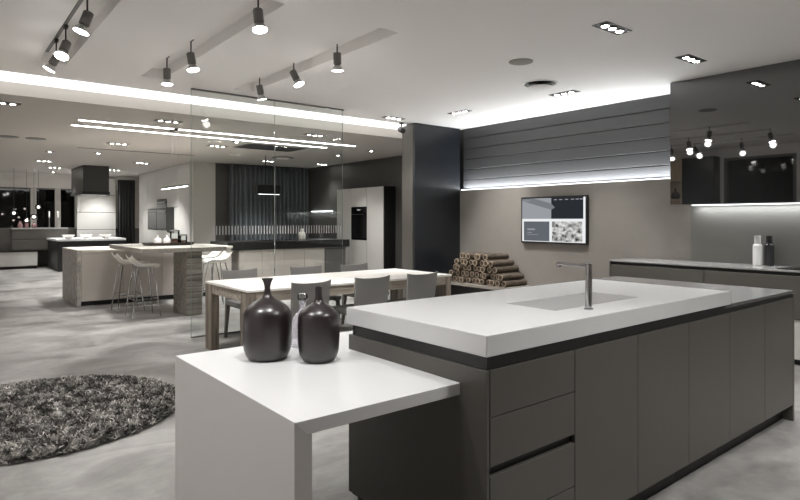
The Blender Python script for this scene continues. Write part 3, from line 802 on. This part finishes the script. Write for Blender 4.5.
def make_stool(label):
    t = thing('bar_stool', label, 'stool', group='bar stools at the oak bar table')
    b = BM()
    def sf(u, v):
        s = (u-.5)*2; a = v
        x = s*.2*(1-.12*abs(2*v-1)**3)
        y = -.20+.40*a
        z = .745 + .05*s*s + (.13*max(0, .42-a)**2/.1764 if a < .42 else 0) - .02*(max(0, a-.8)/.2)**2
        return (x, y, z)
    shell(b, sf, 12, 14, lambda u, v: (0, 0, -.012))
    obj('seat', b, M['white_plastic'], t)
    for sx in (-1, 1):
        for sy in (-1, 1):
            obj('leg', tube(BM(), [(sx*.11, sy*.1, .735), (sx*.15, sy*.14, .5), (sx*.205, sy*.195, .005)], .0085), M['chrome'], t)
    z = .27; q = .175
    obj('footrest', tube(BM(), [(-q, -q+.01, z), (q, -q+.01, z), (q, q-.01, z), (-q, q-.01, z), (-q, -q+.01, z)], .007), M['chrome'], t)
    return t
st = make_stool('white shell bar stool on wire legs, nearer of the left pair')
st.location = (2.42, 9.15, 0); st.rotation_euler = (0, 0, -pi/2)
dup(st, (2.38, 9.85, 0), -pi/2, 'white shell bar stool on wire legs, further of the left pair')
dup(st, (3.62, 9.35, 0), pi/2, 'white shell bar stool right of the bar, nearer of the right pair')
dup(st, (3.72, 10.05, 0), pi/2, 'white shell bar stool right of the bar, further of the right pair')
# tray with jars
t = thing('serving_tray', 'long dark wooden tray on the oak bar table', 'tray', (2.98, 9.78, 1.02))
b = BM()
frustum(b, (0, 0, 0), (.30, .15), (0, 0, .012), (.33, .17))
for s in (-1, 1):
    frustum(b, (s*.33, 0, .01), (.012, .17), (s*.36, 0, .045), (.012, .19)); frustum(b, (0, s*.17, .01), (.33, .01), (0, s*.19, .045), (.36, .01))
obj('tray_body', b, M['tray'], t)
for k, (x, y) in enumerate(((-.16, .03), (-.03, -.02))):
    j = thing('ceramic_jar', 'small white ceramic jar on the dark tray, ' + ('left one' if k == 0 else 'right one'), 'jar', (2.98+x, 9.78+y, 1.0325), 0, 'white jars on the tray')
    obj('body', lathe(BM(), smooth_prof([(.045, 0), (.055, .01), (.057, .07), (.045, .095), (.03, .1)]), 28), M['white_ceramic'], j)
    obj('lid', lathe(BM(), smooth_prof([(.028, .1), (.024, .112), (.01, .12), (.016, .135), (.008, .145)]), 24), M['white_ceramic'], j)
for k, (x, y, r, h) in enumerate(((.12, .0, .075, .21), (.27, .03, .06, .14))):
    j = thing('glass_jar', ('tall glass storage jar in the middle of the dark tray' if k == 0 else 'short glass jar at the right end of the dark tray'), 'jar', (2.98+x-.02, 9.78+y, 1.0325), 0, 'glass jars on the tray')
    obj('body', lathe(BM(), [(r*.9, 0), (r, .008), (r, h), (r*.93, h), (r*.93, .012), (r*.5, .01)], 32), M['glass'], j)
    obj('contents', lathe(BM(), [(r*.85, .014), (r*.88, .02), (r*.88, h*.4), (r*.6, h*.45)], 28), pmat('terracotta_pieces_%d' % k, rgb(168, 128, 112), .7, var=.3, scale=60), j)
    obj('lid', lathe(BM(), [(r*1.02, h), (r*1.02, h+.02), (r*.9, h+.026)], 32), M['steel'], j)
# linear pendant
t = thing('pendant_light', 'slim horizontal bar pendant hanging over the oak bar table', 'pendant light', (2.95, 9.4, RZ))
obj('canopy', B(-.03, .03, -.12, .12, -.03, 0, bev=.004), M['spot_dark'], t)
obj('bar', B(-.018, .018, -.6, .6, -.92, -.895, bev=.003), M['spot_dark'], t)
obj('diffuser', B(-.014, .014, -.59, .59, -.926, -.9205), emat('pendant_diffuser', (1, .97, .92), 5), t)
for s in (-1, 1): obj('cable', tube(BM(), [(0, s*.1, -.03), (0, s*.1, -.895)], .003), M['steel'], t)

# dark topped island near the curtain
t = thing('dark_island', 'long island with thick black top in front of the curtain', 'kitchen island', (4.56, 11.2, 0))
obj('worktop', B(0, 2.9, 0, .95, .82, .985, bev=.003), M['black'], t)
obj('carcass', B(.25, 2.85, .06, .9, .06, .82), M['beige'], t)
for k in range(4): obj('front_panel', B(.254+k*.5, .748+k*.5, .036, .058, .07, .815, bev=.002), M['beige'], t)
obj('plinth', B(.3, 2.8, .1, .85, 0, .06), M['plinth'], t)
obj('oven_front', B(2.27, 2.82, .04, .058, .2, .8, bev=.002), M['dark_wall'], t)
t = thing('ceramic_jar', 'cream lidded jar standing on the black island top', 'jar', (6.42, 11.55, .985))
obj('body', lathe(BM(), smooth_prof([(.06, 0), (.078, .02), (.08, .12), (.062, .17), (.04, .185), (.042, .2)]), 28), M['white_ceramic'], t)
obj('lid', lathe(BM(), smooth_prof([(.042, .2), (.045, .22), (.03, .25), (.01, .255)]), 24), M['white_ceramic'], t)
tag(obj('cooktop', B(-.4, .4, -.22, .22, 0, .012, bev=.003), M['black_glass'], loc=(5.9, 11.7, .985)), 'black cooktop on the island in front of the curtain', 'cooktop')
# tall cabinets with oven
for k in range(3):
    y0 = 10.3+k*.635
    t = thing('tall_cabinet', ['tall silver-grey cabinet nearest the column, with dark side', 'tall silver-grey cabinet holding the black built-in oven', 'tall silver-grey cabinet left of the built-in oven'][k], 'tall cabinet', (7.75, y0, 0), 0, 'tall cabinets behind the dining table')
    obj('carcass', B(.024, .345, 0, .633, .05, 2.18), M['black'], t)
    if k == 1:
        obj('door', B(0, .022, .007, .626, 1.74, 2.175, bev=.002), M['greylac'], t); obj('door', B(0, .022, .007, .626, .06, .96, bev=.002), M['greylac'], t)
        ov = obj('oven', B(-.004, .022, .004, .629, .97, 1.73, bev=.003), M['black_glass'], t)
        obj('oven_handle', tube(BM(), [(-.03, .06, 1.56), (-.03, .57, 1.56)], .008), M['spot_dark'], ov)
        obj('oven_display', B(-.0055, -.004, .25, .38, 1.65, 1.68), M['tile_text'], ov)
    else:
        obj('door', B(0, .022, .007, .626, .06, 2.175, bev=.002), M['greylac'], t)
    obj('plinth', B(.05, .345, 0, .633, 0, .05), M['plinth'], t)
# curtain
def curtain(name, label, x0, x1, y, z1, mat, amp=.05, wl=.13, seed=0):
    b = BM(); n = int((x1-x0)/.014); rows = 10
    rr = random.Random(seed); g = []
    ph = [0]
    for i in range(n): ph.append(ph[-1] + .014/wl*2*pi*(1+.5*noise.noise(Vector((i*.05, seed, 0)))))
    for j in range(rows+1):
        z = .01+(z1-.01)*j/rows
        g.append([b.verts.new((x0+(x1-x0)*i/n, y+amp*sin(ph[i]+.25*noise.noise(Vector((i*.03, j*.3, seed))))*(1-.25*j/rows), z)) for i in range(n+1)])
    for j in range(rows):
        for i in range(n):
            f = b.faces.new((g[j][i], g[j][i+1], g[j+1][i+1], g[j+1][i])); f.smooth = True
    o = obj(name, b, mat, autosmooth=False); md = o.modifiers.new('thickness', 'SOLIDIFY'); md.thickness = .004
    return tag(o, label, 'curtain')
curtain('curtain', 'floor-length grey pleated curtain behind the black-topped island', 5.80, 8.04, 14.17, RZ-.005, M['curtain'], .07, .12)
curtain('curtain', 'narrow black curtain beside the pale clad far wall', 4.58, 5.1, 20.2, 2.72, M['black_curtain'], .03, .09, 4)
tag(obj('wall_light', B(-.06, 0, 0, 1.0, 0, .02), M['led'], loc=(8.099, 12.95, 1.65)), 'thin glowing light bar on dark wall right of the curtain', 'light')
# dark pendant hood in front of the curtain
t = thing('range_hood', 'small dark box hood hanging in front of the grey curtain', 'range hood', (5.75, 12.0, RZ))
obj('rod', tube(BM(), [(.0, 0, 0), (.0, 0, -.66)], .012), M['spot_dark'], t)
obj('hood_box', B(-.25, .3, -.15, .15, -.86, -.66, bev=.004), M['black'], t)
obj('light_line', B(-.22, .27, -.145, -.12, -.866, -.8605), M['led'], t)

# oven wall units (left of the pale wall)
for k in range(5):
    y0 = 14.55+k*.92
    t = thing('oven_wall_cabinet', ['tall pale cabinet at the near end of the oven wall', 'tall pale cabinet with black fridge panel beside the ovens', 'tall pale cabinet with two stacked black ovens', 'tall pale cabinet with a single black oven beyond the stacked ovens', 'tall pale cabinet at the far end of the oven wall'][k], 'tall cabinet', (4.95, y0, 0), 0, 'tall cabinets of the oven wall')
    obj('carcass', B(.024, .5, 0, .918, .05, RZ-.004), M['dark_wall'], t)
    if k in (2, 3):
        obj('door', B(0, .022, .004, .914, 2.02 if k == 2 else 1.75, RZ-.01, bev=.002), M['greylac'], t); obj('door', B(0, .022, .004, .914, .06, 1.14, bev=.002), M['greylac'], t)
        for z0, z1 in (((1.75, 2.0), (1.16, 1.73)) if k == 2 else ((1.16, 1.73),)):
            ov = obj('oven', B(-.004, .022, .02, .898, z0, z1, bev=.003), M['black_glass'], t)
            obj('oven_handle', tube(BM(), [(-.03, .1, z1-.08), (-.03, .82, z1-.08)], .01), M['steel'], ov)
    elif k == 1:
        obj('door', B(0, .022, .004, .914, 1.78, RZ-.01, bev=.002), M['greylac'], t); obj('door', B(0, .022, .004, .914, .06, 1.08, bev=.002), M['greylac'], t)
        obj('black_panel', B(-.004, .022, .3, .914, 1.1, 1.76, bev=.002), M['black'], t)
        obj('door', B(0, .022, .004, .296, 1.1, 1.76, bev=.002), M['greylac'], t)
    else:
        obj('door', B(0, .022, .004, .457, .06, RZ-.01, bev=.002), M['greylac'], t); obj('door', B(0, .022, .461, .914, .06, RZ-.01, bev=.002), M['greylac'], t)

# far kitchen: white-topped island, hood, low cabinets, cladding
t = thing('white_top_island', 'dark island with white top far back at left', 'kitchen island', (2.64, 18.4, 0))
obj('worktop', B(-.03, 1.75, -.03, 1.75, .84, .9, bev=.004), M['white_solid'], t)
obj('carcass', B(0, 1.72, 0, 1.72, .06, .84), M['black'], t)
obj('plinth', B(.05, 1.68, .05, 1.68, 0, .06), M['plinth'], t)
t = thing('range_hood', 'large dark box hood hanging from the ceiling over the far island', 'range hood', (3.02, 17.0, 2.1))
obj('hood_box', B(0, .62, 0, 1.65, .08, RZ-2.1, bev=.003), M['hood'], t)
obj('lower_rim', B(-.02, .64, -.02, 1.67, 0, .08, bev=.003), M['black'], t)
t = thing('wall_cladding', 'pale grey panelled wall section far back behind the large hood', 'wall cladding', (3.52, 20.78, 0))
for k in range(5): obj('panel', B(0, 1.13, 0, .05, .02+k*.555, .56+k*.555, bev=.003), M['greylac'], t)
obj('backing', B(.005, 1.125, .05, .069, 0, 2.79), M['channel'], t)
for k in range(3):
    x0 = -.45+k*.95
    t = thing('low_cabinet', 'low pale grey cabinet under the far night windows, ' + ['leftmost', 'middle one', 'rightmost beside the white-topped island'][k], 'cabinet', (x0, 20.15, 0), 0, 'low cabinets under the far windows')
    obj('carcass', B(0, .93, .022, .6, .08, .5), M['beige'], t)
    obj('drawer_front', B(.003, .927, 0, .02, .1, .49, bev=.002), M['greylac'], t)
    obj('top_board', B(0, .94, -.01, .6, .5, .54), M['black'], t)
    obj('plinth', B(0, .93, .08, .6, 0, .08), M['plinth'], t)
t = thing('dark_cabinet', 'dark grey sideboard standing below the far windows behind the island', 'cabinet', (1.75, 20.2, .54))
obj('carcass', B(0, 1.4, .0, .55, 0, .62), M['taupe'], t)
obj('top_board', B(-.03, 1.43, -.03, .56, .62, .66), M['steel'], t)
for k in range(2): obj('drawer_front', B(.01, 1.39, -.02, -.002, .02+k*.3, .3+k*.3, bev=.002), M['taupe'], t)
for k, (x, h, r) in enumerate(((1.98, .2, .07), (2.14, .26, .055), (2.33, .16, .075))):
    t = thing('glass_vase', ['left', 'middle', 'right'][k] + ' one of three tinted glass vases on the far dark sideboard', 'vase', (x, 20.45, 1.2), 0, 'glass vases on the far sideboard')
    obj('body', lathe(BM(), smooth_prof([(r*.7, 0), (r, h*.2), (r*.8, h*.6), (r*.4, h*.8), (r*.5, h)]), 24), pmat('rose_glass_%d' % k, rgb(120, 92, 92), .15), t)
for k, x in enumerate((2.72, 2.95)):
    t = thing('candle_holder', ['left', 'right'][k] + ' of two tall pale candle holders on the far sideboard', 'candle holder', (x, 20.45, 1.2), 0, 'candle holders on the far sideboard')
    obj('stem', lathe(BM(), [(.05, 0), (.05, .01), (.012, .02), (.012, .3), (.03, .31)], 20), M['steel'], t)
    obj('candle', lathe(BM(), [(.02, .31), (.02, .5)], 16), M['white_ceramic'], t)
for k, (x, y, z) in enumerate(((1.72, 19.3, 1.62), (2.02, 19.35, 1.42), (2.18, 19.2, 1.52), (2.32, 19.45, 1.80))):
    t = thing('pendant_light', ['leftmost', 'second from left', 'third from left', 'rightmost'][k] + ' small glass globe pendant before the far night windows', 'pendant light', (x, y, RZ), 0, 'glass globe pendants by the far windows')
    obj('cable', tube(BM(), [(0, 0, 0), (0, 0, z+.08-RZ)], .004), M['spot_dark'], t)
    g = [(.085*sin(pi*i/14)+.001, z-RZ-.085*cos(pi*i/14)) for i in range(15)]
    obj('globe', lathe(BM(), g, 24), M['glass'], t)
    obj('bulb', lathe(BM(), [(.03*sin(pi*i/8)+.001, z-RZ-.03*cos(pi*i/8)) for i in range(9)], 16), emat('pendant_bulb_%d' % k, (1, .9, .8), 3), t)
for k, (x, y) in enumerate(((2.95, 18.7), (3.4, 18.7), (3.9, 18.7))):
    t = thing('bowl', ['left', 'middle', 'right'][k] + ' small white bowl on the far white-topped island', 'bowl', (x, y, .9), 0, 'bowls on the far island')
    obj('body', lathe(BM(), smooth_prof([(.05, 0), (.1, .03), (.16, .1), (.15, .1), (.09, .035), (.02, .02)]), 28), M['white_ceramic'], t)

# rear ceiling light lines
for k, (y, x0, x1) in enumerate(((9.34, 1.6, 6.35), (9.9, 1.6, 6.05))):
    t = thing('linear_light', ('nearer' if k == 0 else 'further') + ' of two long white light lines in the rear ceiling', 'ceiling light', (x0, y, RZ), 0, 'rear ceiling light lines')
    obj('housing', B(0, x1-x0, -.035, .035, -.006, 0), M['ceiling'], t)
    obj('diffuser', B(.005, x1-x0-.005, -.028, .028, -.009, -.006), emat('light_line_%d' % k, (1, .98, .95), 4.5), t)
# rear downlights
RD = [((.70, 8.56, RZ), 'double downlight at the far left edge behind the light band', 2, 40),
      ((2.68, 11.8, RZ), 'triple downlight in rear ceiling above the stone island', 3, 90),
      ((1.88, 14.07, RZ), 'single bright downlight in rear ceiling left of the large hood', 1, 60),
      ((2.73, 13.75, RZ), 'single bright downlight in rear ceiling before the large hood', 1, 60),
      ((2.07, 16.4, RZ), 'triple downlight in far ceiling beside the large hood', 3, 60),
      ((2.56, 18.27, RZ), 'triple downlight in far ceiling behind the large hood', 3, 60),
      ((4.01, 18.1, RZ), 'triple downlight in far ceiling right of the large hood', 3, 60),
      ((4.07, 15.47, RZ), 'triple downlight in rear ceiling before the oven wall', 3, 90),
      ((4.1, 20.1, RZ), 'triple downlight over the pale far wall panels', 3, 55),
      ((1.2, 19.9, RZ), 'left downlight grazing the wall above the far windows', 1, 30),
      ((2.75, 19.9, RZ), 'right downlight grazing the wall above the far windows', 1, 30),
      ((2.64, 8.67, RZ), 'triple downlight with dark lamps above the oak bar table', 3, 60),
      ((4.27, 11.0, RZ), 'triple downlight in rear ceiling behind the light lines', 3, 80),
      ((4.32, 10.2, RZ), 'single downlight in rear ceiling just behind the light lines', 1, 40),
      ((6.32, 13.04, RZ), 'triple downlight in rear ceiling at left of the grey curtain', 3, 60),
      ((7.73, 12.88, RZ), 'triple downlight in rear ceiling at right end of the grey curtain', 3, 16),
      ((5.00, 8.56, RZ), 'triple downlight in rear ceiling in front of the light lines', 3, 70),
      ((7.05, 9.78, RZ), 'round bright downlight in rear ceiling left of the column', 1, 30),
      ((6.95, 10.9, RZ), 'added single downlight in rear ceiling brightening the tall silver-grey cabinets', 1, 18)]  # extra lamp added to brighten the tall cabinet fronts
for loc, l, n, pw in RD:
    downlight(loc, 0, l, pw, n, .38 if n == 3 else (.27 if n == 2 else .15))
for (x, y, l) in ((.99, 12.0, 'left dark round speaker in the rear ceiling'), (1.39, 11.98, 'right dark round speaker in the rear ceiling')):
    tag(obj('ceiling_speaker', lathe(BM(), [(.16, 0), (.16, -.006), (.15, -.01)], 40), M['dark_wall'], loc=(x, y, RZ)), l, 'speaker', 'dark round speakers in the rear ceiling')
t = thing('air_vent', 'large dark rectangular air grille in the rear ceiling', 'air vent', (5.19, 10.6, RZ))
obj('frame', B(-.62, .62, -.36, .36, -.008, 0), M['dark_wall'], t)
b = BM()
for k in range(9): box(b, -.58, .58, -.33+k*.077, -.29+k*.077, -.016, -.008)
obj('grille', b, M['black'], t)
t = thing('air_vent', 'dark round air vent in the rear ceiling before the curtain', 'air vent', (6.23, 12.1, RZ))
obj('ring', lathe(BM(), [(.24, 0), (.24, -.01), (.2, -.012)], 40), M['dark_wall'], t)
obj('disc', lathe(BM(), [(.15, -.012), (.15, -.03)], 40), M['ceiling'], t)
tag(obj('air_slot', B(0, 2.3, -.03, .03, -.005, 0), M['black'], loc=(2.2, 12.95, RZ)), 'long narrow black air slot in the rear ceiling', 'air vent')

# ------------------------------------------------------------------ lamps of the place
# LED lines: ledge under the boards, top gap, under-cabinet
arealight((XR+.03, 5.3, 1.966), (XR+.01, 5.3, 3), .03, 4.0, 10, (.93, .97, 1))
#arealight((XR+.05, 5.3, CZ-.10), (XR-.9, 5.3, CZ+.05), .05, 4.0, 16, (.93, .97, 1))
arealight((7.135, 1.9, 1.59), (7.15, 1.9, 0),   .03, 2.7, 1.7, (.93, .97, 1))
# light band above the glass
#arealight((3.5, 7.77, CZ+.02), (3.5, 7.77, 0), 7.4, .38, 90, (1, .98, .95))
# downlights wall washing the television wall and boards
spotlight((6.3, 6.05, CZ-.06), (7.2, 6.3, 1.2), 22, 60, .9, .06)

wd = bpy.data.worlds.new('night'); SC.world = wd; wd.use_nodes = True
wd.node_tree.nodes['Background'].inputs[0].default_value = (.02, .02, .022, 1)
wd.node_tree.nodes['Background'].inputs[1].default_value = .1

# ------------------------------------------------------------------ camera
cam = bpy.data.cameras.new('camera'); co = bpy.data.objects.new('camera', cam); COL.objects.link(co)
co.location = (0, 0, 1.43)
co.rotation_euler = (pi/2, 0, -math.atan2(.624, .7815))
cam.sensor_width = 36; cam.lens = 583/800*36
cam.shift_y = -30/800
cam.clip_start = .05; cam.clip_end = 100
SC.camera = co
SC.view_settings.view_transform = 'Standard'; SC.view_settings.look = 'None'
SC.view_settings.gamma = 1; SC.view_settings.use_curve_mapping = False
SC.view_settings.exposure = 2.38
SC.cycles.use_denoising = True
SC.cycles.max_bounces = 8; SC.cycles.transparent_max_bounces = 12
SC.cycles.sample_clamp_indirect = 4
